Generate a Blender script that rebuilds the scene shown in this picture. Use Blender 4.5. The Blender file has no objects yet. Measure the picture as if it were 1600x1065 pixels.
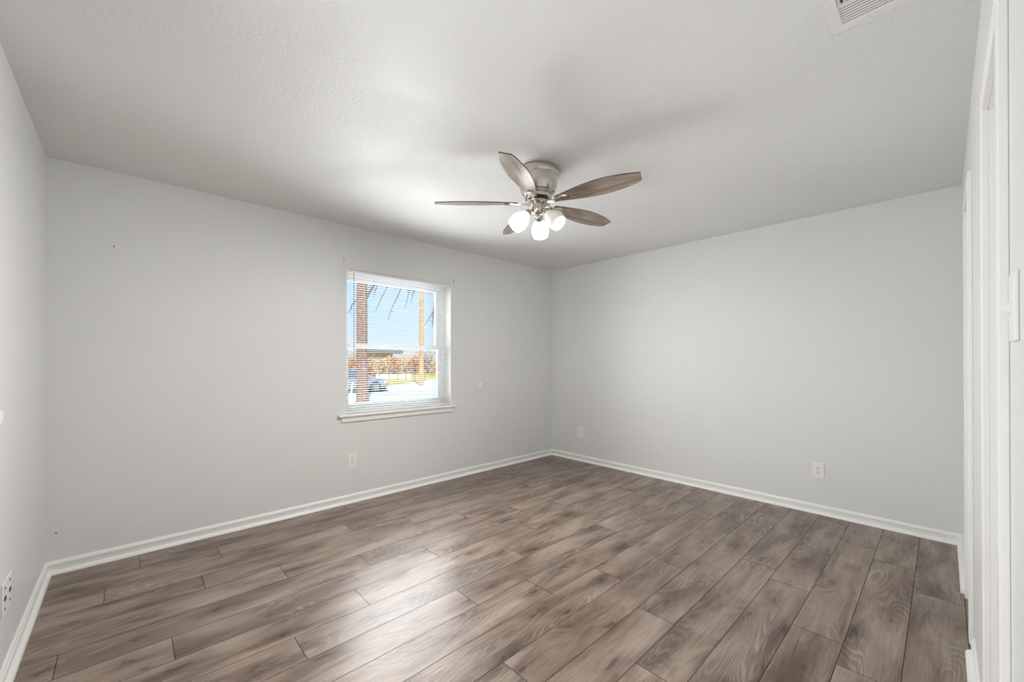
import bpy, bmesh, math, random
from mathutils import Vector, Matrix

random.seed(7)
sc = bpy.context.scene
COL = sc.collection
R = math.radians

# ------------------------------------------------------------------ camera
H = 1.2513
cam_d = bpy.data.cameras.new('camera')
cam_d.sensor_fit = 'HORIZONTAL'
cam_d.sensor_width = 36.0
cam_d.lens = 14.283
cam_d.shift_y = 0.0175
cam_d.clip_start = 0.01
cam_d.clip_end = 400
cam = bpy.data.objects.new('camera', cam_d)
COL.objects.link(cam)
cam.location = (0, 0, H)
cam.rotation_euler = (R(90.206), 0, R(46.70 - 90))
sc.camera = cam

# ------------------------------------------------------------------ colour management
vs = sc.view_settings
sc.display_settings.display_device = 'sRGB'
vs.view_transform = 'Standard'
vs.look = 'None'
vs.gamma = 1.0
vs.exposure = 0.05
vs.use_curve_mapping = False
sc.cycles.use_denoising = True
sc.cycles.max_bounces = 14
sc.cycles.diffuse_bounces = 8
sc.cycles.transparent_max_bounces = 16
sc.cycles.sample_clamp_indirect = 6.0
sc.cycles.caustics_reflective = False
sc.cycles.caustics_refractive = False

# ------------------------------------------------------------------ world (daylight sky)
w = bpy.data.worlds.new('world')
sc.world = w
w.use_nodes = True
nt = w.node_tree
nt.nodes.clear()
wo = nt.nodes.new('ShaderNodeOutputWorld')
bg = nt.nodes.new('ShaderNodeBackground')
tc = nt.nodes.new('ShaderNodeTexCoord')
sx = nt.nodes.new('ShaderNodeSeparateXYZ')
rp = nt.nodes.new('ShaderNodeValToRGB')
rp.color_ramp.elements[0].position = 0.0
rp.color_ramp.elements[0].color = (0.80, 0.89, 0.97, 1)
rp.color_ramp.elements[1].position = 0.30
rp.color_ramp.elements[1].color = (0.40, 0.65, 0.92, 1)
e = rp.color_ramp.elements.new(0.10)
e.color = (0.58, 0.79, 0.95, 1)
nt.links.new(tc.outputs['Generated'], sx.inputs[0])
nt.links.new(sx.outputs['Z'], rp.inputs[0])
nt.links.new(rp.outputs[0], bg.inputs[0])
bg.inputs[1].default_value = 1.0
nt.links.new(bg.outputs[0], wo.inputs[0])


def light(name, kind, loc, energy, direction=None, color=(1, 1, 1), **kw):
    d = bpy.data.lights.new(name, kind)
    d.energy = energy
    d.color = color
    for k, v in kw.items():
        setattr(d, k, v)
    o = bpy.data.objects.new(name, d)
    COL.objects.link(o)
    o.location = loc
    if direction is not None:
        o.rotation_euler = Vector(direction).to_track_quat('-Z', 'Y').to_euler()
    return o


light('sun', 'SUN', (0, -10, 20), 3.8, (0.30, 0.62, -0.72), (1.0, 0.94, 0.84), angle=R(0.6))
# daylight arriving through the window opening
light('sky_glow', 'AREA', (1.94, 3.95, 1.42), 22.0, (0, -1, 0.0), (0.97, 0.985, 1.0),
      shape='RECTANGLE', size=1.05, size_y=1.22)
light('window_daylight', 'AREA', (1.94, 3.588, 1.34), 29.5, (0, -1, 0), (0.98, 0.99, 1.0),
      shape='RECTANGLE', size=1.05, size_y=1.04, spread=R(140))
# added fill lamp, out of view, shining in through the doorway behind the camera
light('hall_fill', 'AREA', (-0.95, 0.62, 0.75), 32.0, (0.95, 0.30, 0.40), (1.0, 0.995, 0.985),
      shape='RECTANGLE', size=0.9, size_y=1.5)

# ------------------------------------------------------------------ room measures
XL, XR, YN, YS, HC = -0.354, 4.106, 3.586, -0.090, 2.44
WX0, WX1, WZ0, WZ1 = 1.385, 2.490, 0.780, 2.062     # window opening


# ------------------------------------------------------------------ helpers
class MB:
    def __init__(s):
        s.v, s.f, s.mi = [], [], []

    def add(s, vs_, fs_, mi=0, M=None):
        n = len(s.v)
        for p in vs_:
            p = Vector(p)
            s.v.append(tuple(M @ p) if M is not None else tuple(p))
        for f in fs_:
            s.f.append([n + i for i in f])
            s.mi.append(mi)
        return s

    def box(s, a, b, mi=0, M=None, bev=0.0):
        x0, x1 = sorted((a[0], b[0])); y0, y1 = sorted((a[1], b[1])); z0, z1 = sorted((a[2], b[2]))
        if bev > 0:
            bm = bmesh.new()
            bmesh.ops.create_cube(bm, size=1.0)
            for v in bm.verts:
                v.co = Vector(((x0 + x1) / 2 + v.co.x * (x1 - x0), (y0 + y1) / 2 + v.co.y * (y1 - y0), (z0 + z1) / 2 + v.co.z * (z1 - z0)))
            bmesh.ops.bevel(bm, geom=bm.edges[:], offset=bev, segments=2, affect='EDGES', profile=0.5)
            bm.verts.index_update()
            s.add([v.co.copy() for v in bm.verts], [[v.index for v in f.verts] for f in bm.faces], mi, M)
            bm.free()
            return s
        vs_ = [(x0, y0, z0), (x1, y0, z0), (x1, y1, z0), (x0, y1, z0), (x0, y0, z1), (x1, y0, z1), (x1, y1, z1), (x0, y1, z1)]
        return s.add(vs_, [(0, 3, 2, 1), (4, 5, 6, 7), (0, 1, 5, 4), (1, 2, 6, 5), (2, 3, 7, 6), (3, 0, 4, 7)], mi, M)

    def lathe(s, prof, n=40, mi=0, M=None, cap0=True, cap1=True):
        vs_, fs_ = [], []
        for (r, z) in prof:
            for i in range(n):
                a = 2 * math.pi * i / n
                vs_.append((r * math.cos(a), r * math.sin(a), z))
        m = len(prof)
        for j in range(m - 1):
            for i in range(n):
                i2 = (i + 1) % n
                fs_.append((j * n + i, j * n + i2, (j + 1) * n + i2, (j + 1) * n + i))
        if cap0 and prof[0][0] > 1e-5:
            fs_.append(tuple(reversed(range(n))))
        if cap1 and prof[-1][0] > 1e-5:
            fs_.append(tuple((m - 1) * n + i for i in range(n)))
        return s.add(vs_, fs_, mi, M)

    def tube(s, pts, r, n=8, mi=0, M=None):
        pts = [Vector(p) for p in pts]
        rs = r if isinstance(r, (list, tuple)) else [r] * len(pts)
        vs_, fs_ = [], []
        up = Vector((0, 0, 1))
        for k, p in enumerate(pts):
            t = (pts[min(k + 1, len(pts) - 1)] - pts[max(k - 1, 0)]).normalized()
            a = t.cross(up if abs(t.z) < 0.95 else Vector((1, 0, 0))).normalized()
            b = t.cross(a)
            for i in range(n):
                g = 2 * math.pi * i / n
                vs_.append(p + (a * math.cos(g) + b * math.sin(g)) * rs[k])
        for k in range(len(pts) - 1):
            for i in range(n):
                i2 = (i + 1) % n
                fs_.append((k * n + i, k * n + i2, (k + 1) * n + i2, (k + 1) * n + i))
        fs_.append(tuple(reversed(range(n))))
        fs_.append(tuple((len(pts) - 1) * n + i for i in range(n)))
        return s.add(vs_, fs_, mi, M)

    def prism(s, prof, a, b, out, up=(0, 0, 1), mi=0):
        """profile of (outward, up) points swept from a to b."""
        a, b, out, up = Vector(a), Vector(b), Vector(out), Vector(up)
        n = len(prof)
        vs_ = [a + out * p[0] + up * p[1] for p in prof] + [b + out * p[0] + up * p[1] for p in prof]
        fs_ = [(i, (i + 1) % n, n + (i + 1) % n, n + i) for i in range(n)]
        fs_ += [tuple(reversed(range(n))), tuple(n + i for i in range(n))]
        return s.add(vs_, fs_, mi)

    def loft(s, rings, mi=0, M=None, closed=True, caps=True):
        n = len(rings[0])
        vs_ = [p for r_ in rings for p in r_]
        fs_ = []
        for k in range(len(rings) - 1):
            for i in range(n if closed else n - 1):
                i2 = (i + 1) % n
                fs_.append((k * n + i, k * n + i2, (k + 1) * n + i2, (k + 1) * n + i))
        if caps:
            fs_.append(tuple(reversed(range(n))))
            fs_.append(tuple((len(rings) - 1) * n + i for i in range(n)))
        return s.add(vs_, fs_, mi, M)

    def build(s, name, mat, parent=None, smooth=False, recalc=True, angle=40):
        me = bpy.data.meshes.new(name)
        me.from_pydata(s.v, [], s.f)
        mats = mat if isinstance(mat, (list, tuple)) else [mat]
        for m in mats:
            me.materials.append(m)
        me.polygons.foreach_set('material_index', s.mi)
        if recalc:
            bm = bmesh.new()
            bm.from_mesh(me)
            bmesh.ops.recalc_face_normals(bm, faces=bm.faces[:])
            if smooth:
                for f in bm.faces:
                    f.smooth = True
                for ed in bm.edges:
                    if len(ed.link_faces) == 2 and ed.calc_face_angle(0) > R(angle):
                        ed.smooth = False
            bm.to_mesh(me)
            bm.free()
        me.update()
        o = bpy.data.objects.new(name, me)
        COL.objects.link(o)
        if parent is not None:
            o.parent = parent
        return o


def tag(o, label, cat, group=None):
    o['label'] = label
    o['category'] = cat
    if group:
        o['group'] = group
    return o


def thing(name, label, cat, loc=(0, 0, 0), rz=0.0, group=None):
    o = bpy.data.objects.new(name, None)
    COL.objects.link(o)
    o.empty_display_size = 0.05
    o.location = loc
    o.rotation_euler = (0, 0, rz)
    return tag(o, label, cat, group)


def struct(o, label=None):
    o['kind'] = 'structure'
    if label:
        o['label'] = label
    return o


def copy_tree(o, parent=None):
    c = o.copy()
    COL.objects.link(c)
    c.parent = parent
    for ch in list(o.children):
        copy_tree(ch, c)
    return c


# ------------------------------------------------------------------ materials
def mat(name, col=(0.8, 0.8, 0.8), rough=0.5, metal=0.0, spec=0.5, bump=None, var=None, emit=None):
    """bump=(scale, strength, detail)  var=(scale, amount)"""
    m = bpy.data.materials.new(name)
    m.use_nodes = True
    t = m.node_tree
    b = t.nodes['Principled BSDF']
    b.inputs['Base Color'].default_value = (*col, 1)
    b.inputs['Roughness'].default_value = rough
    b.inputs['Metallic'].default_value = metal
    b.inputs['Specular IOR Level'].default_value = spec
    tcn = t.nodes.new('ShaderNodeTexCoord')
    if var:
        nz = t.nodes.new('ShaderNodeTexNoise')
        nz.inputs['Scale'].default_value = var[0]
        nz.inputs['Detail'].default_value = 4
        t.links.new(tcn.outputs['Object'], nz.inputs['Vector'])
        cr = t.nodes.new('ShaderNodeValToRGB')
        k = var[1]
        cr.color_ramp.elements[0].position = 0.3
        cr.color_ramp.elements[1].position = 0.7
        cr.color_ramp.elements[0].color = (*[c * (1 - k) for c in col], 1)
        cr.color_ramp.elements[1].color = (*[min(1, c * (1 + k)) for c in col], 1)
        t.links.new(nz.outputs['Fac'], cr.inputs[0])
        t.links.new(cr.outputs[0], b.inputs['Base Color'])
    if bump:
        nb = t.nodes.new('ShaderNodeTexNoise')
        nb.inputs['Scale'].default_value = bump[0]
        nb.inputs['Detail'].default_value = bump[2] if len(bump) > 2 else 3
        t.links.new(tcn.outputs['Object'], nb.inputs['Vector'])
        bp = t.nodes.new('ShaderNodeBump')
        bp.inputs['Strength'].default_value = bump[1]
        bp.inputs['Distance'].default_value = 0.01
        t.links.new(nb.outputs['Fac'], bp.inputs['Height'])
        t.links.new(bp.outputs[0], b.inputs['Normal'])
    if emit:
        b.inputs['Emission Color'].default_value = (*emit[0], 1)
        b.inputs['Emission Strength'].default_value = emit[1]
    return m


M_wall = mat('wall_paint', (0.68, 0.685, 0.68), 0.42, spec=0.35, bump=(90, 0.10, 3), var=(0.8, 0.012))
M_trim = mat('trim_paint', (0.80, 0.80, 0.785), 0.33, bump=(60, 0.06, 2))
M_plastic = mat('white_plastic', (0.78, 0.78, 0.76), 0.35)
M_dark = mat('dark_slot', (0.02, 0.02, 0.02), 0.6)
M_vinyl = mat('vinyl_white', (0.83, 0.83, 0.83), 0.35)
M_slat = mat('blind_slat', (0.80, 0.80, 0.80), 0.4)
M_nickel = mat('brushed_nickel', (0.58, 0.54, 0.49), 0.24, metal=1.0)
M_nickel_dark = mat('nickel_dark_gap', (0.05, 0.045, 0.04), 0.45, metal=0.6)
M_shade_lit = mat('frosted_glass_lit', (0.9, 0.9, 0.88), 0.35, emit=((1.0, 0.975, 0.93), 5.0))
M_shade_off = mat('frosted_glass_dim', (0.84, 0.83, 0.79), 0.30, emit=((1.0, 0.97, 0.92), 0.10))
M_bulb_lit = mat('bulb_lit', (0.9, 0.9, 0.9), 0.4, emit=((1.0, 0.97, 0.9), 8.0))
M_bulb_off = mat('bulb_dim', (0.8, 0.8, 0.78), 0.3, emit=((1.0, 0.97, 0.9), 1.0))
M_vent = mat('vent_enamel', (0.74, 0.74, 0.72), 0.4)
M_steel = mat('steel', (0.55, 0.55, 0.55), 0.35, metal=1.0)
M_spackle = mat('spackle', (0.86, 0.86, 0.85), 0.7, bump=(120, 0.2, 2))
M_closet = mat('door_paint', (0.74, 0.74, 0.73), 0.4)
M_hall = mat('hall_paint', (0.70, 0.70, 0.68), 0.5)


def ceiling_material():
    m = mat('ceiling_paint', (0.735, 0.74, 0.73), 0.40, spec=0.19)
    t = m.node_tree
    b = t.nodes['Principled BSDF']
    tcn = t.nodes.new('ShaderNodeTexCoord')
    n1 = t.nodes.new('ShaderNodeTexNoise')
    n1.inputs['Scale'].default_value = 50
    n1.inputs['Detail'].default_value = 5
    n1.inputs['Roughness'].default_value = 0.6
    n1.inputs['Distortion'].default_value = 1.2
    t.links.new(tcn.outputs['Object'], n1.inputs['Vector'])
    n2 = t.nodes.new('ShaderNodeTexNoise')
    n2.inputs['Scale'].default_value = 1.1
    n2.inputs['Detail'].default_value = 2
    t.links.new(tcn.outputs['Object'], n2.inputs['Vector'])
    mp = t.nodes.new('ShaderNodeMapRange')
    mp.inputs['From Min'].default_value = 0.35
    mp.inputs['From Max'].default_value = 0.65
    mp.inputs['To Min'].default_value = 0.10
    mp.inputs['To Max'].default_value = 0.75
    t.links.new(n2.outputs['Fac'], mp.inputs['Value'])
    bp = t.nodes.new('ShaderNodeBump')
    bp.inputs['Distance'].default_value = 0.008
    t.links.new(n1.outputs['Fac'], bp.inputs['Height'])
    t.links.new(mp.outputs[0], bp.inputs['Strength'])
    t.links.new(bp.outputs[0], b.inputs['Normal'])
    return m


M_ceil = ceiling_material()


def wood_floor_material():
    m = bpy.data.materials.new('laminate_planks')
    m.use_nodes = True
    t = m.node_tree
    N, L = t.nodes, t.links
    b = N['Principled BSDF']

    def node(kind, **kw):
        n = N.new(kind)
        for k, v in kw.items():
            if k in n.inputs:
                n.inputs[k].default_value = v
            else:
                setattr(n, k, v)
        return n

    uv = N.new('ShaderNodeUVMap'); uv.uv_map = 'plank'
    idn = N.new('ShaderNodeUVMap'); idn.uv_map = 'plank_id'

    def scaled(sx_, sy_):
        mp = N.new('ShaderNodeMapping')
        mp.inputs['Scale'].default_value = (sx_, sy_, 1)
        L.new(uv.outputs[0], mp.inputs['Vector'])
        return mp.outputs[0]

    def noise(vec, scale, detail=3, rough=0.5, dist=0.0):
        n = N.new('ShaderNodeTexNoise')
        n.inputs['Scale'].default_value = scale
        n.inputs['Detail'].default_value = detail
        n.inputs['Roughness'].default_value = rough
        n.inputs['Distortion'].default_value = dist
        L.new(vec, n.inputs['Vector'])
        return n.outputs['Fac']

    def ramp(src, stops):
        r_ = N.new('ShaderNodeValToRGB')
        els = r_.color_ramp.elements
        while len(els) > 1:
            els.remove(els[-1])
        els[0].position = stops[0][0]
        els[0].color = (*stops[0][1], 1) if isinstance(stops[0][1], tuple) else (stops[0][1],) * 3 + (1,)
        for p, c in stops[1:]:
            e_ = els.new(p)
            e_.color = (*c, 1) if isinstance(c, tuple) else (c, c, c, 1)
        L.new(src, r_.inputs[0])
        return r_.outputs[0]

    def mul(a, b_, fac=1.0):
        mx = N.new('ShaderNodeMix')
        mx.data_type = 'RGBA'
        mx.blend_type = 'MULTIPLY'
        mx.inputs[0].default_value = fac
        L.new(a, mx.inputs[6])
        L.new(b_, mx.inputs[7])
        return mx.outputs[2]

    def math_(op, a, b_=None):
        mn = N.new('ShaderNodeMath')
        mn.operation = op
        for i, q in enumerate((a, b_)):
            if q is None:
                continue
            if isinstance(q, (int, float)):
                mn.inputs[i].default_value = q
            else:
                L.new(q, mn.inputs[i])
        return mn.outputs[0]

    # broad tone of the board: cloudy patches, drawn out along the grain
    broad = noise(scaled(1.3, 5.0), 1.6, 4, 0.55, 0.6)
    col = ramp(broad, [(0.27, (0.106, 0.067, 0.044)), (0.41, (0.194, 0.140, 0.106)), (0.54, (0.272, 0.208, 0.166)), (0.72, (0.350, 0.280, 0.232))])
    # tone per board
    sep = N.new('ShaderNodeSeparateXYZ')
    L.new(idn.outputs[0], sep.inputs[0])
    tone = ramp(sep.outputs['X'], [(0.0, 0.88), (0.5, 0.98), (1.0, 1.07)])
    col = mul(col, tone)
    # dark streaks
    st = noise(scaled(1.0, 11.0), 1.9, 4, 0.6, 0.8)
    col = mul(col, ramp(st, [(0.30, (0.55, 0.50, 0.46)), (0.43, 1.0)]), 0.85)
    # cathedral rings
    cn = noise(scaled(1.0, 4.6), 1.15, 2, 0.35, 0.3)
    ring = math_('SINE', math_('MULTIPLY', cn, 165.0))
    cm = noise(scaled(0.9, 2.4), 2.0, 1)
    ringd = ramp(ring, [(0.10, 0.60), (0.45, 1.0)])
    cmix = N.new('ShaderNodeMix'); cmix.data_type = 'RGBA'
    cmix.inputs[6].default_value = (1, 1, 1, 1)
    L.new(ramp(cm, [(0.46, 0.0), (0.60, 0.8)]), cmix.inputs[0])
    L.new(ringd, cmix.inputs[7])
    col = mul(col, cmix.outputs[2])
    # fine grain
    fg = noise(scaled(5.0, 150.0), 1.0, 2, 0.6)
    col = mul(col, ramp(fg, [(0.32, 0.78), (0.55, 1.03)]))
    # knots
    vo = N.new('ShaderNodeTexVoronoi')
    vo.voronoi_dimensions = '2D'
    vo.inputs['Scale'].default_value = 1.0
    wob = N.new('ShaderNodeMapping'); wob.inputs['Scale'].default_value = (2.0, 5.6, 1)
    L.new(uv.outputs[0], wob.inputs['Vector'])
    nz = N.new('ShaderNodeTexNoise'); nz.inputs['Scale'].default_value = 14; nz.inputs['Detail'].default_value = 2
    L.new(uv.outputs[0], nz.inputs['Vector'])
    ad = N.new('ShaderNodeVectorMath'); ad.operation = 'MULTIPLY_ADD'
    L.new(nz.outputs['Color'], ad.inputs[0])
    ad.inputs[1].default_value = (0.35, 0.35, 0)
    L.new(wob.outputs[0], ad.inputs[2])
    L.new(ad.outputs[0], vo.inputs['Vector'])
    kn = ramp(vo.outputs['Distance'], [(0.035, (0.14, 0.11, 0.10)), (0.06, (0.55, 0.50, 0.46)), (0.15, (0.74, 0.70, 0.68)), (0.34, 1.0)])
    col = mul(col, kn, 0.75)
    L.new(col, b.inputs['Base Color'])
    b.inputs['Roughness'].default_value = 0.30
    b.inputs['Specular IOR Level'].default_value = 0.5
    L.new(ramp(fg, [(0.2, 0.37), (0.8, 0.28)]), b.inputs['Roughness'])
    bp = N.new('ShaderNodeBump')
    bp.inputs['Strength'].default_value = 0.10
    bp.inputs['Distance'].default_value = 0.004
    L.new(math_('ADD', fg, math_('MULTIPLY', ring, 0.15)), bp.inputs['Height'])
    L.new(bp.outputs[0], b.inputs['Normal'])
    return m


M_floor = wood_floor_material()
M_gap = mat('plank_gap', (0.018, 0.013, 0.010), 0.7)


def blade_material():
    m = bpy.data.materials.new('weathered_blade_wood')
    m.use_nodes = True
    t = m.node_tree
    b = t.nodes['Principled BSDF']
    tcn = t.nodes.new('ShaderNodeTexCoord')
    mp = t.nodes.new('ShaderNodeMapping')
    mp.inputs['Scale'].default_value = (2.2, 26, 4)
    t.links.new(tcn.outputs['Object'], mp.inputs['Vector'])
    nz = t.nodes.new('ShaderNodeTexNoise')
    nz.inputs['Scale'].default_value = 1.6
    nz.inputs['Detail'].default_value = 6
    nz.inputs['Roughness'].default_value = 0.62
    nz.inputs['Distortion'].default_value = 0.7
    t.links.new(mp.outputs[0], nz.inputs['Vector'])
    cr = t.nodes.new('ShaderNodeValToRGB')
    els = cr.color_ramp.elements
    els[0].position = 0.30; els[0].color = (0.115, 0.085, 0.066, 1)
    els[1].position = 0.74; els[1].color = (0.44, 0.385, 0.33, 1)
    e_ = els.new(0.50); e_.color = (0.27, 0.215, 0.175, 1)
    t.links.new(nz.outputs['Fac'], cr.inputs[0])
    t.links.new(cr.outputs[0], b.inputs['Base Color'])
    b.inputs['Roughness'].default_value = 0.26
    return m


M_blade = blade_material()
M_blade_edge = mat('blade_edge', (0.05, 0.042, 0.036), 0.4)


def glass_material():
    m = bpy.data.materials.new('window_glass')
    m.use_nodes = True
    t = m.node_tree
    t.nodes.clear()
    o = t.nodes.new('ShaderNodeOutputMaterial')
    mx = t.nodes.new('ShaderNodeMixShader')
    tr = t.nodes.new('ShaderNodeBsdfTransparent')
    gl = t.nodes.new('ShaderNodeBsdfGlossy')
    gl.inputs['Roughness'].default_value = 0.02
    fr = t.nodes.new('ShaderNodeFresnel')
    fr.inputs['IOR'].default_value = 1.25
    tr.inputs['Color'].default_value = (0.97, 0.985, 0.98, 1)
    t.links.new(fr.outputs[0], mx.inputs[0])
    t.links.new(tr.outputs[0], mx.inputs[1])
    t.links.new(gl.outputs[0], mx.inputs[2])
    t.links.new(mx.outputs[0], o.inputs[0])
    return m


M_glass = glass_material()

# ------------------------------------------------------------------ floor
PW, P0, PL = 0.19, 0.116, 1.295
joint = {-2: 0.7, -1: 3.101, 0: 2.125, 1: 2.293, 2: 2.68, 3: 1.529, 4: 1.883, 5: 1.132, 6: 2.046, 7: 1.654, 8: 1.303,
         9: 0.547, 10: 0.901, 11: 0.143, 12: -0.216, 13: 0.669, 14: 0.308, 15: -0.093, 16: 0.431, 17: 0.05, 18: 0.8, 19: 0.3}
verts, faces, uvs, ids, mi = [], [], [], [], []


def fquad(pts, uv4, idv, m_):
    n = len(verts)
    verts.extend(pts)
    faces.append([n, n + 1, n + 2, n + 3])
    uvs.extend(uv4)
    ids.extend([idv] * 4)
    mi.append(m_)


g = 0.0013
for k in range(-2, 19):
    y0, y1 = P0 + k * PW, P0 + (k + 1) * PW
    y0c, y1c = max(y0, YS - 0.05), min(y1, YN)
    if y1c - y0c < 0.004:
        continue
    x = joint[k]
    while x > XL:
        x -= PL
    while x < XR:
        x0c, x1c = max(x, XL), min(x + PL, XR)
        if x1c - x0c > 0.004:
            ru, rv = random.uniform(0, 60), random.uniform(0, 60)
            idv = (random.random(), random.random())
            a = (x0c + g, y0c + g); c = (x1c - g, y1c - g)
            P = [(a[0], a[1], 0), (c[0], a[1], 0), (c[0], c[1], 0), (a[0], c[1], 0)]
            fl = random.choice((1, -1))
            fquad(P, [((p[0] - x) * fl + ru, (p[1] - y0) + rv) for p in P], idv, 0)
            # bevelled edges down into the joint
            a2 = (x0c, y0c); c2 = (x1c, y1c)
            Q = [(a2[0], a2[1], -.002), (c2[0], a2[1], -.002), (c2[0], c2[1], -.002), (a2[0], c2[1], -.002)]
            for i in range(4):
                j = (i + 1) % 4
                fquad([Q[i], Q[j], P[j], P[i]], [(0, 0)] * 4, idv, 1)
        x += PL
me = bpy.data.meshes.new('floor')
n0 = len(verts)
bx0, bx1, by0, by1 = XL - 0.25, XR + 0.25, YS - 0.35, YN + 0.25
verts += [(bx0, by0, -.0025), (bx1, by0, -.0025), (bx1, by1, -.0025), (bx0, by1, -.0025), (bx0, by0, -.15), (bx1, by0, -.15), (bx1, by1, -.15), (bx0, by1, -.15)]
for f in [(0, 1, 2, 3), (7, 6, 5, 4), (0, 4, 5, 1), (1, 5, 6, 2), (2, 6, 7, 3), (3, 7, 4, 0)]:
    faces.append([n0 + i for i in f]); uvs += [(0, 0)] * 4; ids += [(0, 0)] * 4; mi.append(1)
me.from_pydata(verts, [], faces)
me.materials.append(M_floor); me.materials.append(M_gap)
me.polygons.foreach_set('material_index', mi)
u1 = me.uv_layers.new(name='plank'); u2 = me.uv_layers.new(name='plank_id')
for i in range(len(uvs)):
    u1.data[i].uv = uvs[i]; u2.data[i].uv = ids[i]
me.update()
floor = bpy.data.objects.new('floor', me)
COL.objects.link(floor)
struct(floor, 'grey-brown laminate plank floor with knots')

# ------------------------------------------------------------------ shell
m = MB(); m.box((-2.2, YS - 0.40, HC), (XR + 0.25, YN + 0.24, HC + 0.15))
struct(m.build('ceiling', M_ceil))

T = 0.24
m = MB()
m.box((XL - 0.12, YN, -.1), (WX0, YN + T, HC)); m.box((WX1, YN, -.1), (XR + .2, YN + T, HC))
m.box((WX0, YN, -.1), (WX1, YN + T, WZ0 - 0.02)); m.box((WX0, YN, WZ1), (WX1, YN + T, HC))
struct(m.build('wall_north', M_wall), 'grey-white painted wall with the window')
m = MB(); m.box((XR, YS - 0.3, -.1), (XR + .2, YN, HC))
struct(m.build('wall_east', M_wall), 'plain grey-white painted wall to the right of the window wall')
# left wall with the open entry doorway (behind the camera)
DY0, DY1, DZ = 0.22, 1.04, 2.03
m = MB()
m.box((XL - .12, DY1, -.1), (XL, YN, HC)); m.box((XL - .12, YS - .3, -.1), (XL, DY0, HC)); m.box((XL - .12, DY0, DZ), (XL, DY1, HC))
struct(m.build('wall_west', M_wall), 'grey-white painted wall at the left edge')
# right wall with two closet openings
FA, FB, FZ = 3.20, 2.76, 2.03       # far opening
NA, NB, NZ = 1.75, 1.295, 1.955     # near opening
ST = 0.12
m = MB()
m.box((FA, YS - ST, -.1), (XR, YS, HC)); m.box((FB, YS - ST, FZ), (FA, YS, HC))
m.box((NA, YS - ST, -.1), (FB, YS, HC)); m.box((NB, YS - ST, NZ), (NA, YS, HC)); m.box((XL, YS - ST, -.1), (NB, YS, HC))
struct(m.build('wall_south', M_wall), 'white wall seen edge-on at the right, with two closet doorways')
m = MB(); m.box((XL - .12, YS - .40, -.1), (XR + .2, YS - .30, HC))
struct(m.build('wall_closet', M_wall))
# hallway beyond the entry doorway
m = MB(); m.box((-2.2, -.55, -.15), (XL - .12, 1.65, -.001))
struct(m.build('floor_hall', mat('hall_floor', (0.22, 0.18, 0.15), 0.5)))
m = MB(); m.box((-2.2, -.55, 0), (-2.08, 1.65, HC)); m.box((-2.08, 1.53, 0), (XL - .12, 1.65, HC)); m.box((-2.08, -.55, 0), (XL - .12, -.49, HC))
struct(m.build('wall_hall', M_hall))

# doors (closed slabs, recessed in their openings)
for nm, xa, xb, zz in (('door_1', FB, FA, FZ), ('door_2', NB, NA, NZ)):
    m = MB()
    m.box((xa + .004, YS - .085, .006), (xb - .004, YS - .05, zz - .004), bev=.002)
    d_ = struct(m.build(nm, M_closet))
    for (za, zb) in ((.18, .92), (1.02, zz - .16)):
        p = MB(); p.box((xa + .09, YS - .052, za), (xb - .09, YS - .046, zb), bev=.003)
        p.build('panel', M_closet, d_)

# casings of the two closet doorways (flat stock, 15 mm proud of the wall)
CP = 0.015
CW = 0.058


def casing(nm, xn, xf, zt, zb=0.0):
    m = MB()
    yb = YS
    m.box((xf, yb, 0), (xf + CW, yb + CP, zt + CW), bev=.0025)          # far upright
    m.box((xn - CW, yb, 0), (xn, yb + CP, zt + CW), bev=.0025)          # near upright
    m.box((xn, yb, zt), (xf, yb + CP, zt + CW), bev=.0025)              # head
    # jamb lining and stop bead inside the opening
    for xx, s_ in ((xf, -1), (xn, 1)):
        m.box((xx, yb - ST, 0), (xx + s_ * .004, yb + .001, zt))
        m.box((xx + s_ * .004, yb - .05, 0), (xx + s_ * .014, yb - .03, zt), bev=.002)
    m.box((xn, yb - ST, zt - .004), (xf, yb + .001, zt))
    return struct(m.build(nm, M_trim))


casing('trim_1', FB, FA, FZ)
casing('trim_2', NB + 0.02, NA, NZ)
# entry doorway lining behind the camera
m = MB()
m.box((XL - .12, DY1 - .01, 0), (XL + .001, DY1 + .0, DZ)); m.box((XL - .12, DY0, 0), (XL + .001, DY0 + .01, DZ)); m.box((XL - .12, DY0, DZ - .01), (XL + .001, DY1, DZ))
m.box((XL, DY1, 0), (XL + .014, DY1 + .06, DZ + .06), bev=.003); m.box((XL, DY0, DZ), (XL + .014, DY1, DZ + .06), bev=.003)
struct(m.build('trim_3', M_trim))

# baseboards: board with a moulded top, quarter-round shoe at the floor
BP = [(0, .017), (.011, .017), (.011, .050), (.013, .054), (.013, .0575), (.010, .060), (.010, .063), (.0065, .071), (.003, .074), (0, .074)]
QP = [(0, 0)] + [(.011 + .018 * math.cos(R(a)), .020 * math.sin(R(a))) for a in (0, 18, 36, 54, 72, 90)] + [(0, .020)]


def baseboard(nm, runs):
    root = None
    m = MB(); q = MB()
    for a, b, out in runs:
        m.prism(BP, a, b, out)
        q.prism(QP, a, b, out)
    root = struct(m.build(nm, M_trim, smooth=True, angle=30))
    q.build('shoe_moulding', M_trim, root, smooth=True, angle=50)
    return root


baseboard('baseboard_north', [((XL, YN, 0), (XR, YN, 0), (0, -1, 0))])
baseboard('baseboard_east', [((XR, YN, 0), (XR, YS, 0), (-1, 0, 0))])
baseboard('baseboard_west', [((XL, DY1 + .06, 0), (XL, YN, 0), (1, 0, 0))])
baseboard('baseboard_south', [((XR, YS, 0), (FA + CW, YS, 0), (0, 1, 0)), ((FB - CW - .09, YS, 0), (NA + CW, YS, 0), (0, 1, 0)),
                              ((NB - CW + .02, YS, 0), (XL, YS, 0), (0, 1, 0))])

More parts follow.
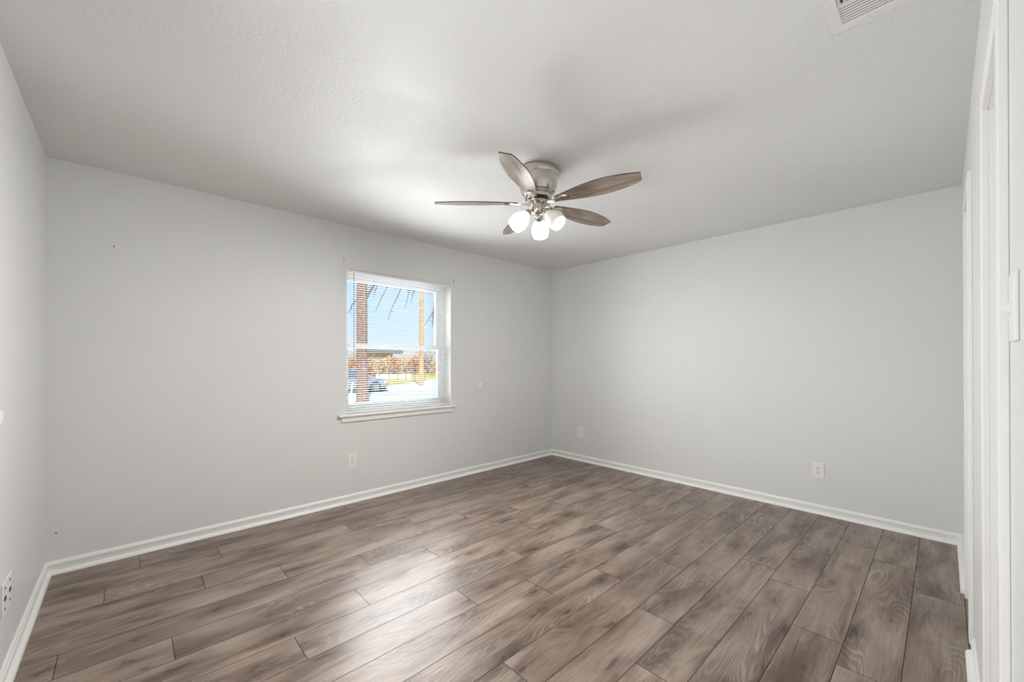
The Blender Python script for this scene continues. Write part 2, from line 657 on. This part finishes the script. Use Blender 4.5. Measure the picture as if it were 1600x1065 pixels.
# ------------------------------------------------------------------ window
YF = YN + 0.135          # inner face of the vinyl frame
fr = MB()
# frame
F = 0.038
fr.box((WX0, YF, WZ0), (WX0 + F, YF + .085, WZ1), bev=.003); fr.box((WX1 - F, YF, WZ0), (WX1, YF + .085, WZ1), bev=.003)
fr.box((WX0 + F, YF, WZ1 - F), (WX1 - F, YF + .085, WZ1), bev=.003); fr.box((WX0 + F, YF, WZ0), (WX1 - F, YF + .085, WZ0 + F), bev=.003)
win = struct(fr.build('window_1', M_vinyl), 'white single-hung vinyl window')


def sash(y0, y1, z0, z1, st=.036):
    m = MB()
    xa, xb = WX0 + F, WX1 - F
    m.box((xa, y0, z0), (xa + st, y1, z1), bev=.003); m.box((xb - st, y0, z0), (xb, y1, z1), bev=.003)
    m.box((xa + st, y0, z1 - st), (xb - st, y1, z1), bev=.003); m.box((xa + st, y0, z0), (xb - st, y1, z0 + st), bev=.003)
    s_ = m.build('sash', M_vinyl, win)
    p = MB(); p.box((xa + st - .004, (y0 + y1) / 2 - .002, z0 + st - .004), (xb - st + .004, (y0 + y1) / 2 + .002, z1 - st + .004))
    p.build('glass_pane', M_glass, s_)
    return s_


ZM = 1.385
sash(YF + .045, YF + .078, ZM - .022, WZ1 - F)          # upper
lo = sash(YF + .008, YF + .041, WZ0 + F, ZM + .022)     # lower
lk = MB(); lk.box((1.91, YF - .002, ZM + .006), (1.965, YF + .012, ZM + .026), bev=.004)
lk.build('sash_lock', M_vinyl, lo)
# drywall reveal liner
m = MB()
m.box((WX0 - .001, YN + .002, WZ0), (WX0 + .003, YF, WZ1)); m.box((WX1 - .003, YN + .002, WZ0), (WX1 + .001, YF, WZ1)); m.box((WX0, YN + .002, WZ1 - .003), (WX1, YF, WZ1 + .001))
m.build('reveal_lining', M_trim, win)
# stool and apron
m = MB(); m.box((1.313, YN - .036, .757), (2.530, YN, .779), bev=.006); m.box((WX0, YN - .02, .757), (WX1, YF + .02, .779), bev=.003)
m.build('window_sill', M_trim, win)
m = MB(); m.box((1.342, YN - .016, .712), (2.505, YN, .757), bev=.003)
m.build('sill_apron', M_trim, win)

# blinds
bl = thing('window_blind', 'white mini blind with open horizontal slats hanging in the window', 'blind', (0, YN + .034, 0))
BX0, BX1 = WX0 + .006, WX1 - .006
m = MB(); m.box((BX0, -.016, WZ1 - .030), (BX1, .016, WZ1 - .003), bev=.003); m.build('headrail', M_slat, bl)
m = MB()
zt, zb_, ns = WZ1 - .048, .812, 60
for i in range(ns):
    z = zt + (zb_ - zt) * i / (ns - 1)
    tilt = R(4)
    prof = []
    for s_ in (-1, -.5, 0, .5, 1):
        y = s_ * .0125
        prof.append((y, .0016 * (1 - s_ * s_)))
    ring = [(y, zz + .0003) for y, zz in prof] + [(y, zz - .0003) for y, zz in reversed(prof)]
    c_, s2 = math.cos(tilt), math.sin(tilt)
    ring = [(y * c_ - zz * s2, y * s2 + zz * c_) for y, zz in ring]
    m.loft([[(BX0 + .002, y, z + zz) for y, zz in ring], [(BX1 - .002, y, z + zz) for y, zz in ring]])
m.build('slats', M_slat, bl, smooth=True, angle=60)
m = MB(); m.box((BX0 + .002, -.011, .784), (BX1 - .002, .011, .798), bev=.003); m.build('bottom_rail', M_slat, bl)
for xx in (1.56, 1.94, 2.32):
    for yy in (-.0125, .0125):
        c = MB(); c.tube([(xx, yy, WZ1 - .03), (xx, yy, .79)], .0006, 5)
        c.build('ladder_cord', M_slat, bl)
M_wand = mat('wand_acrylic', (0.42, 0.43, 0.45), 0.2)
c = MB(); c.tube([(1.456, -.022, WZ1 - .03), (1.456, -.024, 1.285)], .0035, 8); c.tube([(1.456, -.024, 1.285), (1.456, -.024, 1.262)], [.0045, .003], 8)
c.build('tilt_wand', M_wand, bl)
c = MB(); c.tube([(2.425, -.02, WZ1 - .03), (2.425, -.022, 1.36)], .0012, 5); c.lathe([(.002, 1.36), (.006, 1.33), (.007, 1.32), (0.001, 1.318)], 10, M=Matrix.Translation((2.425, -.022, 0)))
c.build('lift_cord', M_slat, bl)

# ------------------------------------------------------------------ ceiling fan
FX, FY = 1.866, 1.742
fan = thing('ceiling_fan', 'flush-mount ceiling fan with five wood-look blades, nickel body and three lights', 'ceiling fan', (FX, FY, HC))
Z = lambda z: z - HC
m = MB()
m.lathe([(.128, Z(2.4395)), (.131, Z(2.436)), (.131, Z(2.402)), (.127, Z(2.397))], 56)
m.build('ceiling_mount', M_nickel, fan, smooth=True)
m = MB()
m.lathe([(.126, Z(2.397)), (.125, Z(2.385)), (.119, Z(2.345)), (.112, Z(2.318)), (.104, Z(2.302)), (.085, Z(2.296)), (.084, Z(2.292))], 56)
m.build('motor_housing', M_nickel, fan, smooth=True)
m = MB()
m.lathe([(.078, Z(2.296)), (.084, Z(2.290)), (.086, Z(2.270)), (.083, Z(2.262)), (.070, Z(2.258))], 48)
m.build('rotor_ring', M_nickel, fan, smooth=True)
m = MB(); m.lathe([(.066, Z(2.262)), (.066, Z(2.244))], 40); m.build('gap_collar', M_nickel_dark, fan, smooth=True)
m = MB()
m.lathe([(.060, Z(2.246)), (.074, Z(2.242)), (.076, Z(2.232)), (.060, Z(2.226)), (.046, Z(2.222)), (.045, Z(2.196)), (.042, Z(2.180)), (.030, Z(2.168)), (.012, Z(2.163)), (.010, Z(2.150)), (0.002, Z(2.147))], 44)
m.build('light_kit_body', M_nickel, fan, smooth=True)

BZ = Z(2.236)


def blade_outline(n=14):
    L0, L1 = .130, .655
    pts = []
    up, dn = [], []
    for i in range(n + 1):
        t = i / n
        x = L0 + (L1 - L0) * t
        hw = .026 + .044 * math.sin(min(1, t / .58) * math.pi / 2) ** 1.15 if t < .58 else .070 - .038 * ((t - .58) / .42) ** 1.9
        up.append((x, hw)); dn.append((x, -hw))
    up[-1] = (L1 - .012, up[-1][1])
    return up + list(reversed(dn))


for k in range(5):
    az = R(65 + 72 * k)
    Mz = Matrix.Rotation(az, 4, 'Z') @ Matrix.Translation((0, 0, BZ)) @ Matrix.Rotation(R(-13), 4, 'X')
    ol = blade_outline()
    n = len(ol)
    m = MB()
    vs_ = [(x, y, .0028) for x, y in ol] + [(x, y, -.0028) for x, y in ol]
    m.add(vs_, [tuple(range(n)), tuple(reversed(range(n, 2 * n)))], 0)
    m.add(vs_, [(i, (i + 1) % n, n + (i + 1) % n, n + i) for i in range(n)], 1)
    b_ = m.build('fan_blade', [M_blade, M_blade_edge], fan)
    b_.matrix_local = Mz
    # blade bracket
    m = MB()
    prof = [(.060, .013, -.002), (.085, .012, -.006), (.110, .011, -.011), (.135, .016, -.010), (.165, .026, -.0075), (.195, .024, -.0075), (.212, .012, -.0075)]
    m.loft([[(x, -hw, z + .004), (x, hw, z + .004), (x, hw * .8, z - .003), (x, -hw * .8, z - .003)] for x, hw, z in prof])
    br = m.build('blade_bracket', M_nickel, fan, smooth=True, angle=50)
    br.matrix_local = Mz
    for (sx_, sy_) in ((.160, .012), (.160, -.012), (.195, 0)):
        m = MB()
        m.lathe([(.0045, -.0108), (.004, -.0125), (.001, -.0132)], 10, M=Matrix.Translation((sx_, sy_, 0)))
        m.build('screw', M_steel, br, smooth=True)

SHADE = [(.020, .000), (.024, .002), (.027, .010), (.040, .030), (.052, .056), (.056, .080), (.053, .102), (.049, .118)]
for k, (azd, lit, watts) in enumerate(((156.7, True, 118.0), (36.7, True, 54.0), (276.7, False, 26.0))):
    az = R(azd)
    ax = Vector((math.cos(az), math.sin(az), 0)) * math.sin(R(45)) + Vector((0, 0, -1)) * math.cos(R(45))
    neck = Vector((math.cos(az) * .073, math.sin(az) * .073, Z(2.160)))
    q = ax.to_track_quat('Z', 'Y').to_matrix().to_4x4()
    Ms = Matrix.Translation(neck) @ q
    m = MB()
    rad = Vector((math.cos(az), math.sin(az), 0))
    m.tube([rad * .030 + Vector((0, 0, Z(2.190))), rad * .050 + Vector((0, 0, Z(2.186))), neck - ax * .018], [.009, .009, .009], 10)
    arm = m.build('lamp_arm', M_nickel, fan, smooth=True)
    m = MB(); m.lathe([(.012, -.024), (.024, -.020), (.026, .004), (.022, .008)], 24, M=Ms)
    m.build('lamp_socket', M_nickel, arm, smooth=True)
    m = MB()
    inner = [(r - .003, z) for r, z in reversed(SHADE)]
    m.lathe(SHADE + inner, 32, M=Ms, cap0=False, cap1=False)
    sh = m.build('lamp_shade', M_shade_lit if lit else M_shade_off, fan, smooth=True, angle=60)
    if not lit:
        sh['label'] = 'dimmer frosted glass shade'
    m = MB(); m.lathe([(.010, .004), (.011, .02), (.019, .034), (.021, .044), (.016, .054), (.007, .058), (.001, .059)], 20, M=Ms)
    m.build('light_bulb', M_bulb_lit if lit else M_bulb_off, sh, smooth=True)
    if True:
        p = neck + ax * .078 + Vector((FX, FY, HC))
        light('lamp_light', 'POINT', p, watts, None, (1.0, 0.98, 0.95), shadow_soft_size=.03)

# pull chains
for (dx, dy, z1, fob) in ((-.030, .026, 2.000, False), (.012, -.030, 2.115, True)):
    m = MB()
    zz = 2.175
    while zz > z1:
        m.lathe([(.0003, Z(zz)), (.0021, Z(zz - .001)), (.0021, Z(zz - .0022)), (.0003, Z(zz - .0032))], 6, M=Matrix.Translation((dx, dy, 0)))
        zz -= .0034
    if fob:
        m.lathe([(.001, Z(z1)), (.004, Z(z1 - .004)), (.005, Z(z1 - .022)), (.002, Z(z1 - .028))], 10, M=Matrix.Translation((dx, dy, 0)))
    m.build('pull_chain', M_steel, fan, smooth=True)

# ------------------------------------------------------------------ ceiling vent
vt = thing('ceiling_vent', 'white metal air register with louvres in the ceiling, near the right edge', 'air vent', (1.712, .120, HC))
m = MB()
VX, VY, VF = .150, .150, .031
z0, z1 = -.009, 0.0
m.box((-VX, -VY, z0), (-VX + VF, VY, z1), bev=.002); m.box((VX - VF, -VY, z0), (VX, VY, z1), bev=.002)
m.box((-VX + VF, VY - VF, z0), (VX - VF, VY, z1), bev=.002); m.box((-VX + VF, -VY, z0), (VX - VF, -VY + VF, z1), bev=.002)
m.box((.008, -VY + VF, z0 + .001), (.014, VY - VF, z1))
m.build('frame', M_vent, vt)
m = MB(); m.box((-VX + .01, -VY + .01, -.0012), (VX - .01, VY - .01, -.0002)); m.build('duct_backing', M_dark, vt)
m = MB()
for i in range(8):          # louvres along Y, next to the near edge
    x = .022 + i * .0135
    Mx = Matrix.Translation((x, 0, -.0055)) @ Matrix.Rotation(R(6), 4, 'Y')
    m.box((-.0043, -VY + VF, -.0005), (.0043, VY - VF, .0005), M=Mx)
m.build('louvres', M_vent, vt)
m = MB()
for i in range(16):         # louvres along X
    y = -VY + VF + .008 + i * .0150
    My = Matrix.Translation((0, y, -.005)) @ Matrix.Rotation(R(-50), 4, 'X')
    m.box((-VX + VF, -.005, -.0005), (.008, .005, .0005), M=My)
m.build('louvres', M_vent, vt)
m = MB(); m.box((VX - .022, .045, z0 - .010), (VX - .017, .049, z0 + .002), bev=.001); m.box((VX - .030, .044, z0 - .012), (VX - .014, .050, z0 - .008), bev=.001)
m.build('damper_lever', M_vent, vt)
for yy in (VY - .015, -VY + .015):
    m = MB()
    m.lathe([(.004, z0), (.0035, z0 - .0015), (.0005, z0 - .002)], 10, M=Matrix.Translation((-.02, yy, 0)))
    m.build('screw', M_vent, vt)


# ------------------------------------------------------------------ outlets (built facing -Y in local space)
def receptacle_face(zc):
    m = MB()
    pts = []
    for i in range(28):
        a = 2 * math.pi * i / 28
        pts.append((.0170 * math.cos(a), max(-.0145, min(.0145, .0185 * math.sin(a)))))
    m.loft([[(x, -.0045, zc + z) for x, z in pts], [(x, -.0072, zc + z) for x, z in pts]])
    return m


def outlet(label, loc, rz):
    o = thing('wall_outlet', label, 'outlet', loc, rz, 'wall outlets')
    m = MB(); m.box((-.0395, -.0055, -.0625), (.0395, 0, .0625), bev=.0022)
    m.build('cover_plate', M_plastic, o)
    for zc in (.0195, -.0195):
        r_ = receptacle_face(zc).build('receptacle', M_plastic, o)
        for (x, hh) in ((-.0065, .0048), (.0065, .0042)):
            s_ = MB(); s_.box((x - .0018, -.0077, zc + .004 - hh), (x + .0018, -.0070, zc + .004 + hh)); s_.build('slot', M_dark, r_)
        s_ = MB(); s_.lathe([(.0028, -.0070), (.0028, -.0076)], 12, M=Matrix.Translation((0, 0, zc - .008)) @ Matrix.Rotation(R(90), 4, 'X') @ Matrix.Translation((0, 0, .0146)))
        s_.build('ground_hole', M_dark, r_)
    s_ = MB(); s_.lathe([(.0035, 0), (.003, .0012), (.0005, .0016)], 12, M=Matrix.Translation((0, -.0055, 0)) @ Matrix.Rotation(R(90), 4, 'X'))
    s_.build('screw', M_steel, o)
    return o


outlet('white duplex outlet on the window wall, below the window', (1.437, YN, .367), 0)
outlet('white duplex outlet on the right-hand wall close to the far room corner', (XR, 3.105, .360), R(-90))
outlet('white duplex outlet on the right-hand wall nearer the closet doorways, far from the corner', (XR, .703, .351), R(-90))

jp = thing('wall_jack_plate', 'white two-gang jack plate on the left wall at the picture edge', 'wall plate', (XL, 2.545, .327), R(90))
m = MB(); m.box((-.079, -.0055, -.066), (.079, 0, .066), bev=.0022)
m.build('cover_plate', M_plastic, jp)
for xx in (-.044, .044):
    s_ = MB(); s_.box((xx - .013, -.0075, -.008), (xx + .013, -.005, .008), bev=.001); s_.build('jack', M_dark, jp)
    for zz in (.040, -.040):
        s_ = MB(); s_.lathe([(.0055, 0), (.005, .0016), (.0005, .0022)], 12, M=Matrix.Translation((xx, -.0052, zz)) @ Matrix.Rotation(R(90), 4, 'X'))
        s_.build('screw', M_dark, jp, smooth=True)

# light switch on the right wall (faces +Y)
sw = thing('light_switch', 'white toggle light switch on the right wall at the picture edge', 'light switch', (1.145, YS, 1.347), R(180))
m = MB(); m.box((-.0375, -.0065, -.0615), (.0375, 0, .0615), bev=.0025); m.build('switch_plate', M_plastic, sw)
m = MB()
m.loft([[(-.0045, -.004, -.011), (.0045, -.004, -.011), (.0045, -.004, .011), (-.0045, -.004, .011)],
        [(-.004, -.012, -.008), (.004, -.012, -.008), (.004, -.012, .004), (-.004, -.012, .004)],
        [(-.0032, -.020, -.009), (.0032, -.020, -.009), (.0032, -.020, -.003), (-.0032, -.020, -.003)]])
m.build('toggle', M_plastic, sw, smooth=True, angle=50)
for zz in (.030, -.030):
    m = MB(); m.lathe([(.0035, 0), (.003, .0012), (.0005, .0016)], 12, M=Matrix.Translation((0, -.0065, zz)) @ Matrix.Rotation(R(90), 4, 'X'))
    m.build('screw', M_plastic, sw, smooth=True)

# curtain hook left in the wall, wall patches and nails
hk = MB()
hk.tube([(2.515, YN + .001, 2.112), (2.515, YN - .018, 2.112), (2.512, YN - .024, 2.104), (2.508, YN - .022, 2.085), (2.504, YN - .020, 2.070)], .0022, 8)
tag(hk.build('curtain_hook', M_nickel_dark), 'small bent wire hook in the wall at the upper right window corner', 'hook')


def nail(loc, out, label):
    m = MB()
    q = Vector(out).to_track_quat('Z', 'Y').to_matrix().to_4x4()
    m.lathe([(.0012, -.004), (.0012, .005), (.0042, .0052), (.0040, .0066), (.0005, .0070)], 10, M=Matrix.Translation(loc) @ q)
    tag(m.build('nail', M_nickel_dark, smooth=True), label, 'nail', 'nails left in the walls')


nail((1.356, YN, 2.143), (0, -1, 0), 'dark nail in the wall just above the upper left window corner')
nail((1.362, YN, 2.118), (0, -1, 0), 'dark nail below another, above the upper left window corner')
nail((-.310, YN, .236), (0, -1, 0), 'dark nail low on the window wall near the left corner')
nail((-.072, YN, 1.969), (0, -1, 0), 'dark nail high on the window wall left of the window')


def patch(loc, ax_u, out, ru, rv, name='spackle_patch'):
    m = MB()
    u = Vector(ax_u); o_ = Vector(out); v = Vector((0, 0, 1)); c = Vector(loc)
    ring = []
    for i in range(18):
        a = 2 * math.pi * i / 18
        k = random.uniform(.75, 1.1)
        ring.append(c + u * ru * k * math.cos(a) + v * rv * k * math.sin(a))
    m.loft([[p + o_ * .0002 for p in ring], [c + (p - c) * .7 + o_ * .0012 for p in ring]])
    return struct(m.build(name, M_spackle, smooth=True), 'small white spackle patch on the wall')


patch((2.882, YN, .982), (1, 0, 0), (0, -1, 0), .018, .030)
patch((XL, 2.44, 1.036), (0, 1, 0), (1, 0, 0), .06, .03)

# ================================================================== outside
GZ = -0.80
M_grass = mat('dry_grass', (0.66, 0.50, 0.10), 0.9, bump=(8, 0.5, 4), var=(0.5, 0.30))
M_road = mat('pale_concrete', (0.78, 0.76, 0.74), 0.8, bump=(10, 0.2, 4), var=(0.35, 0.10))
M_bark = mat('bark_red_brown', (0.30, 0.17, 0.12), 0.9, bump=(30, 0.8, 5), var=(9, 0.45))
M_twig = mat('twig_grey', (0.16, 0.13, 0.13), 0.9)
M_pole = mat('pole_wood', (0.70, 0.38, 0.17), 0.85, bump=(25, 0.4, 4), var=(5, 0.25))
M_brush = [mat('brush_rust', (0.66, 0.36, 0.17), 0.9, var=(2.5, 0.35)), mat('brush_tan', (0.72, 0.50, 0.27), 0.9, var=(2.5, 0.35)),
           mat('brush_brown', (0.46, 0.32, 0.24), 0.9, var=(2.5, 0.3))]
M_roof = mat('roof_grey', (0.20, 0.19, 0.19), 0.8)
M_siding = mat('siding', (0.50, 0.36, 0.26), 0.8, var=(1.2, 0.15))
M_carpaint = mat('car_silver_blue', (0.36, 0.42, 0.52), 0.22, metal=0.5)
M_carglass = mat('car_glass', (0.10, 0.14, 0.18), 0.08)
M_tyre = mat('tyre', (0.03, 0.03, 0.032), 0.8)
M_rim = mat('rim', (0.62, 0.63, 0.66), 0.3, metal=0.8)
M_whitep = mat('white_post_paint', (0.85, 0.85, 0.84), 0.6)

m = MB(); m.box((-40, 4.6, GZ - .3), (140, 150, GZ)); struct(m.build('ground', M_grass), 'yellow dry grass field outside')
m = MB()
edge = [(-20, 24.0), (10.16, 27.6), (14.23, 29.4), (25.9, 39.5), (34.5, 47.2), (70, 80), (90, 80), (90, 4.7), (-20, 4.7)]
m.loft([[(x, y, GZ - .05) for x, y in edge], [(x, y, GZ + .02) for x, y in edge]])
struct(m.build('road', M_road), 'pale concrete road outside')

rr = random.Random(3)


def branch(mb, p, d, L, r0, depth, spread=.6, droop=.0):
    pts, rs = [p.copy()], [r0]
    n = 5
    for i in range(n):
        d = (d + Vector((rr.uniform(-.18, .18), rr.uniform(-.18, .18), rr.uniform(-.12, .12) - droop))).normalized()
        p = p + d * L / n
        pts.append(p.copy()); rs.append(max(.004, r0 * (1 - .75 * (i + 1) / n)))
        if depth > 0 and i >= 1:
            for _ in range(rr.choice((1, 1, 2))):
                dd = (d + Vector((rr.uniform(-1, 1), rr.uniform(-1, 1), rr.uniform(-.7, .7))) * spread).normalized()
                branch(mb, p, dd, L * rr.uniform(.45, .7), rs[-1] * .6, depth - 1, spread, droop)
    mb.tube(pts, rs, 5)


# the tree in front of the window
tr = thing('bare_tree', 'bare tree with a thick red-brown trunk close outside the window', 'tree', (7.65, 17.95, GZ))
m = MB()
m.tube([(0, 0, 0), (0, 0, .25), (-.01, 0, 1.5), (-.02, .0, 3.2), (-.03, 0, 5.0), (.02, .02, 6.6), (.15, .05, 8.4)], [.34, .27, .25, .24, .235, .20, .12], 14)
m.build('trunk', M_bark, tr, smooth=True)
m = MB()
branch(m, Vector((.12, -.12, 4.85)), Vector((.42, -.40, .85)), 2.0, .075, 1)
for (z, dx, dy, L_) in ((6.2, .73, -.69, 5.0), (6.9, .5, -.9, 4.5), (7.4, .95, -.3, 5.0), (6.5, -.75, .6, 3.0), (8.0, .6, .4, 4.0)):
    branch(m, Vector((.05, 0, z)), Vector((dx, dy, .12)).normalized(), L_, .08, 2, .7, .03)


def at(x, y, z):
    pitch, yaw, f_, cy_ = .0036, .8151, 634.8, 560.5
    fw = Vector((math.cos(yaw) * math.cos(pitch), math.sin(yaw) * math.cos(pitch), math.sin(pitch)))
    rt = Vector((math.sin(yaw), -math.cos(yaw), 0))
    return Vector((0, 0, H)) + (fw + rt * ((x - 800) / f_) + rt.cross(fw) * (-(y - cy_) / f_)) * z


# hanging twigs, each at its own distance around the crown
org = Vector((7.65, 17.95, GZ))
for (x0, y0, x1, y1, dz) in ((616, 428, 586, 488, 17.2), (634, 430, 606, 500, 16.4), (645, 436, 632, 482, 18.0), (650, 440, 642, 476, 15.8), (586, 430, 574, 452, 18.0),
                             (682, 478, 664, 508, 16.8), (678, 484, 675, 512, 16.4), (556, 470, 541, 490, 18.2), (660, 444, 684, 452, 17.4), (590, 440, 584, 466, 17.5)):
    a, b = at(x0, y0, dz) - org, at(x1, y1, dz + .3) - org
    top = a + (a - b) * .6
    pts = [top, a, a.lerp(b, .35) + Vector((rr.uniform(-.05, .05), 0, .03)), a.lerp(b, .7) + Vector((rr.uniform(-.05, .05), 0, -.03)), b]
    m.tube(pts, [.035, .028, .022, .016, .008], 5)
    for _ in range(3):
        t = rr.uniform(.1, .8)
        q = a.lerp(b, t)
        m.tube([q, q + Vector((rr.uniform(-.25, .25), rr.uniform(-.25, .25), rr.uniform(-.45, -.1)))], [.012, .006], 4)
m.build('branches', M_twig, tr)

# utility pole
pl = thing('utility_pole', 'tall orange-brown wooden pole standing in the yellow grass', 'utility pole', (17.28, 29.07, GZ))
m = MB(); m.tube([(0, 0, 0), (0, 0, 5), (.02, 0, 11)], [.19, .175, .14], 14); m.build('pole', M_pole, pl, smooth=True)
m = MB(); m.box((-1.2, -.06, 10.2), (1.2, .06, 10.35)); m.build('cross_arm', M_pole, pl)

# parked car
ca = R(-27)
fwp = at(587, 603, 26.0)
o_ = Vector((math.cos(ca), math.sin(ca), 0)); l_ = Vector((-math.sin(ca), math.cos(ca), 0))
cl = fwp - o_ * 1.36 + l_ * .78
car = thing('parked_car', 'silver-blue car parked on the road, front end beside the tree trunk', 'car', (cl.x, cl.y, GZ + .02), ca)
st = [(-2.2, .62, .45, .80), (-2.1, .80, .28, .95), (-1.5, .88, .22, .98), (-.6, .90, .20, .95), (.5, .90, .20, .94), (1.0, .89, .22, .90), (1.6, .86, .26, .80), (2.0, .76, .30, .70), (2.12, .60, .40, .60)]
m = MB()
rings = []
for (x, hw, zb2, zt2) in st:
    zm = (zb2 + zt2) / 2
    rings.append([(x, -hw * .9, zb2), (x, -hw, zm), (x, -hw * .97, zt2 - .06), (x, -hw * .85, zt2), (x, 0, zt2 + .03), (x, hw * .85, zt2), (x, hw * .97, zt2 - .06), (x, hw, zm), (x, hw * .9, zb2)])
m.loft(rings)
body = m.build('body', M_carpaint, car, smooth=True, angle=35)
m = MB()
cab = [(-1.85, .66, .96), (-1.2, .66, 1.34), (-.5, .67, 1.43), (.15, .66, 1.38), (1.0, .70, .93)]
m.loft([[(x, -.80, .90), (x, -hw, zt2 - .02), (x, -hw * .8, zt2), (x, hw * .8, zt2), (x, hw, zt2 - .02), (x, .80, .90)] for x, hw, zt2 in cab])
m.build('window_glass', M_carglass, car, smooth=True, angle=40)
m = MB()
m.loft([[(x, -hw, zt2), (x, -hw * .6, zt2 + .025), (x, hw * .6, zt2 + .025), (x, hw, zt2), (x, hw * .6, zt2 - .03), (x, -hw * .6, zt2 - .03)] for x, hw, zt2 in ((-1.3, .60, 1.34), (-.5, .66, 1.435), (.2, .60, 1.38))])
m.build('roof', M_carpaint, car, smooth=True)
m = MB(); m.box((-2.0, -.86, .14), (2.0, .86, .24), bev=.02); m.build('underbody', M_tyre, car)
for (x, y) in ((1.36, -.80), (1.36, .80), (-1.36, -.80), (-1.36, .80)):
    s_ = -1 if y < 0 else 1
    Mw = Matrix.Translation((x, y, .335)) @ Matrix.Rotation(R(90), 4, 'X') @ Matrix.Translation((0, 0, -.11))
    m = MB(); m.lathe([(.20, 0), (.30, 0), (.335, .03), (.335, .19), (.30, .22), (.20, .22)], 28, M=Mw)
    wh = m.build('wheel', M_tyre, car, smooth=True)
    m = MB()
    for q in range(7):
        m.box((.02, -.028, -.128 if s_ > 0 else .10), (.225, .028, -.10 if s_ > 0 else .128), M=Matrix.Translation((x, y, .335)) @ Matrix.Rotation(R(90), 4, 'X') @ Matrix.Rotation(2 * math.pi * q / 7, 4, 'Z'))
    m.lathe([(.205, -.115), (.235, -.115), (.235, .115), (.205, .115)], 28, M=Matrix.Translation((x, y, .335)) @ Matrix.Rotation(R(90), 4, 'X'), cap0=False, cap1=False)
    m.build('rim', M_rim, wh)
m = MB(); m.box((1.86, -.79, .56), (2.06, -.62, .66), bev=.02); m.build('headlight', M_rim, car)
m = MB(); m.box((1.86, .62, .56), (2.06, .79, .66), bev=.02); m.build('headlight', M_rim, car)

# white post by the car
a = at(549, 613, 21.5); b = at(551.5, 596.5, 21.5)
m = MB(); m.tube([(a.x, a.y, GZ), (a.x, a.y, a.z), (b.x, b.y, b.z)], .055, 10)
tag(m.build('marker_post', M_whitep), 'short leaning white post in front of the parked car', 'post')

# house with dark low roof behind the trunk, pale wall, fence, brush
hc = at(593, 580, 75.0)
hs = thing('house', 'small brown house with a low dark roof far across the field', 'house', (hc.x, hc.y, GZ), R(-26))
m = MB(); m.box((-2.6, -1.5, 0), (2.3, 4, 3.3)); m.build('wall', M_siding, hs)
m = MB()
m.loft([[(-2.9, -2.3, 3.25), (-2.9, 4.6, 3.25), (-2.9, 4.6, 3.4), (-2.9, 1.2, 4.2), (-2.9, -2.3, 3.5)], [(4.2, -2.3, 3.35), (4.2, 4.6, 3.35), (4.2, 4.6, 3.5), (4.2, 1.2, 4.0), (4.2, -2.3, 3.5)]])
m.build('roof', M_roof, hs)
for x in (-1.9, .9):
    m = MB(); m.box((x - .5, -1.56, 1.1), (x + .5, -1.48, 2.3)); m.build('window', M_roof, hs)
m = MB(); m.box((-.7, -1.55, 0), (.2, -1.48, 2.1)); m.build('door', M_whitep, hs)

p0, p1 = at(588, 590, 45.0), at(642, 590, 45.0)
wl = MB()
dv = (p1 - p0).normalized(); nv = Vector((-dv.y, dv.x, 0))
wl.loft([[(p.x, p.y, z) for p in (p0 - nv * .15, p1 - nv * .15, p1 + nv * .15, p0 + nv * .15)] for z in (GZ, -.25)])
tag(wl.build('garden_wall', M_whitep), 'low white wall behind the yellow grass', 'wall')

fc = thing('wire_fence', 'thin dark post-and-rail fence standing in the yellow grass', 'fence', (0, 0, 0))
pr = None
tops = []
for x in (593, 608, 621, 634, 648, 664, 684):
    p = at(x, 590, 42.0)
    m = MB(); m.tube([(p.x, p.y, GZ), (p.x, p.y, .45)], .035, 6); m.build('post', M_twig, fc)
    tops.append(p)
for z in (.42, -.1):
    m = MB(); m.tube([(p.x, p.y, z) for p in tops], .02, 5); m.build('rail', M_twig, fc)

rs_ = random.Random(11)


def shrub(px, depth, wid, hgt, mi_, label, nm='shrub'):
    c = at(px, 590, depth)
    root = thing(nm, label, 'shrub' if nm == 'shrub' else 'tree', (c.x, c.y, GZ), 0, 'bare orange brush beyond the field')
    m = MB()
    for _ in range(700):
        u_, v_, w_ = rs_.gauss(0, .38), rs_.gauss(0, .38), abs(rs_.gauss(.5, .26))
        p = Vector((u_ * wid, v_ * wid, w_ * hgt))
        s_ = rs_.uniform(.10, .30)
        a_ = Vector((rs_.uniform(-1, 1), rs_.uniform(-1, 1), rs_.uniform(-1, 1))).normalized() * s_
        b__ = a_.orthogonal().normalized() * s_ * .5
        m.add([p - a_, p + b__, p + a_, p - b__], [(0, 1, 2, 3)])
    m.build('foliage', M_brush[mi_], root, recalc=False)
    m = MB()
    for _ in range(6):
        m.tube([(0, 0, 0), (rs_.uniform(-.5, .5) * wid, rs_.uniform(-.5, .5) * wid, hgt * rs_.uniform(.6, 1.05))], [.09, .02], 5)
    m.build('stem', M_twig, root)


shrub(546, 56, 1.9, 2.6, 0, 'rust-orange brush left of the tree trunk, behind the car')
shrub(576, 47, 1.3, 1.9, 0, 'low rust brush just right of the tree trunk')
shrub(596, 62, 1.7, 2.2, 1, 'tan brush in front of the small brown house')
shrub(617, 55, 1.2, 2.4, 0, 'rust brush at the right end of the small brown house')
shrub(632, 68, 2.0, 3.0, 1, 'tan brush between the house and the wooden pole')
shrub(648, 60, 1.4, 2.7, 0, 'rust brush just left of the wooden pole')
shrub(668, 64, 2.0, 3.2, 2, 'dark brown brush right of the wooden pole')
shrub(688, 56, 1.7, 2.6, 1, 'tan brush farthest right beyond the field')
shrub(556, 67, 1.5, 3.0, 1, 'tan brush mostly hidden behind the tree trunk')
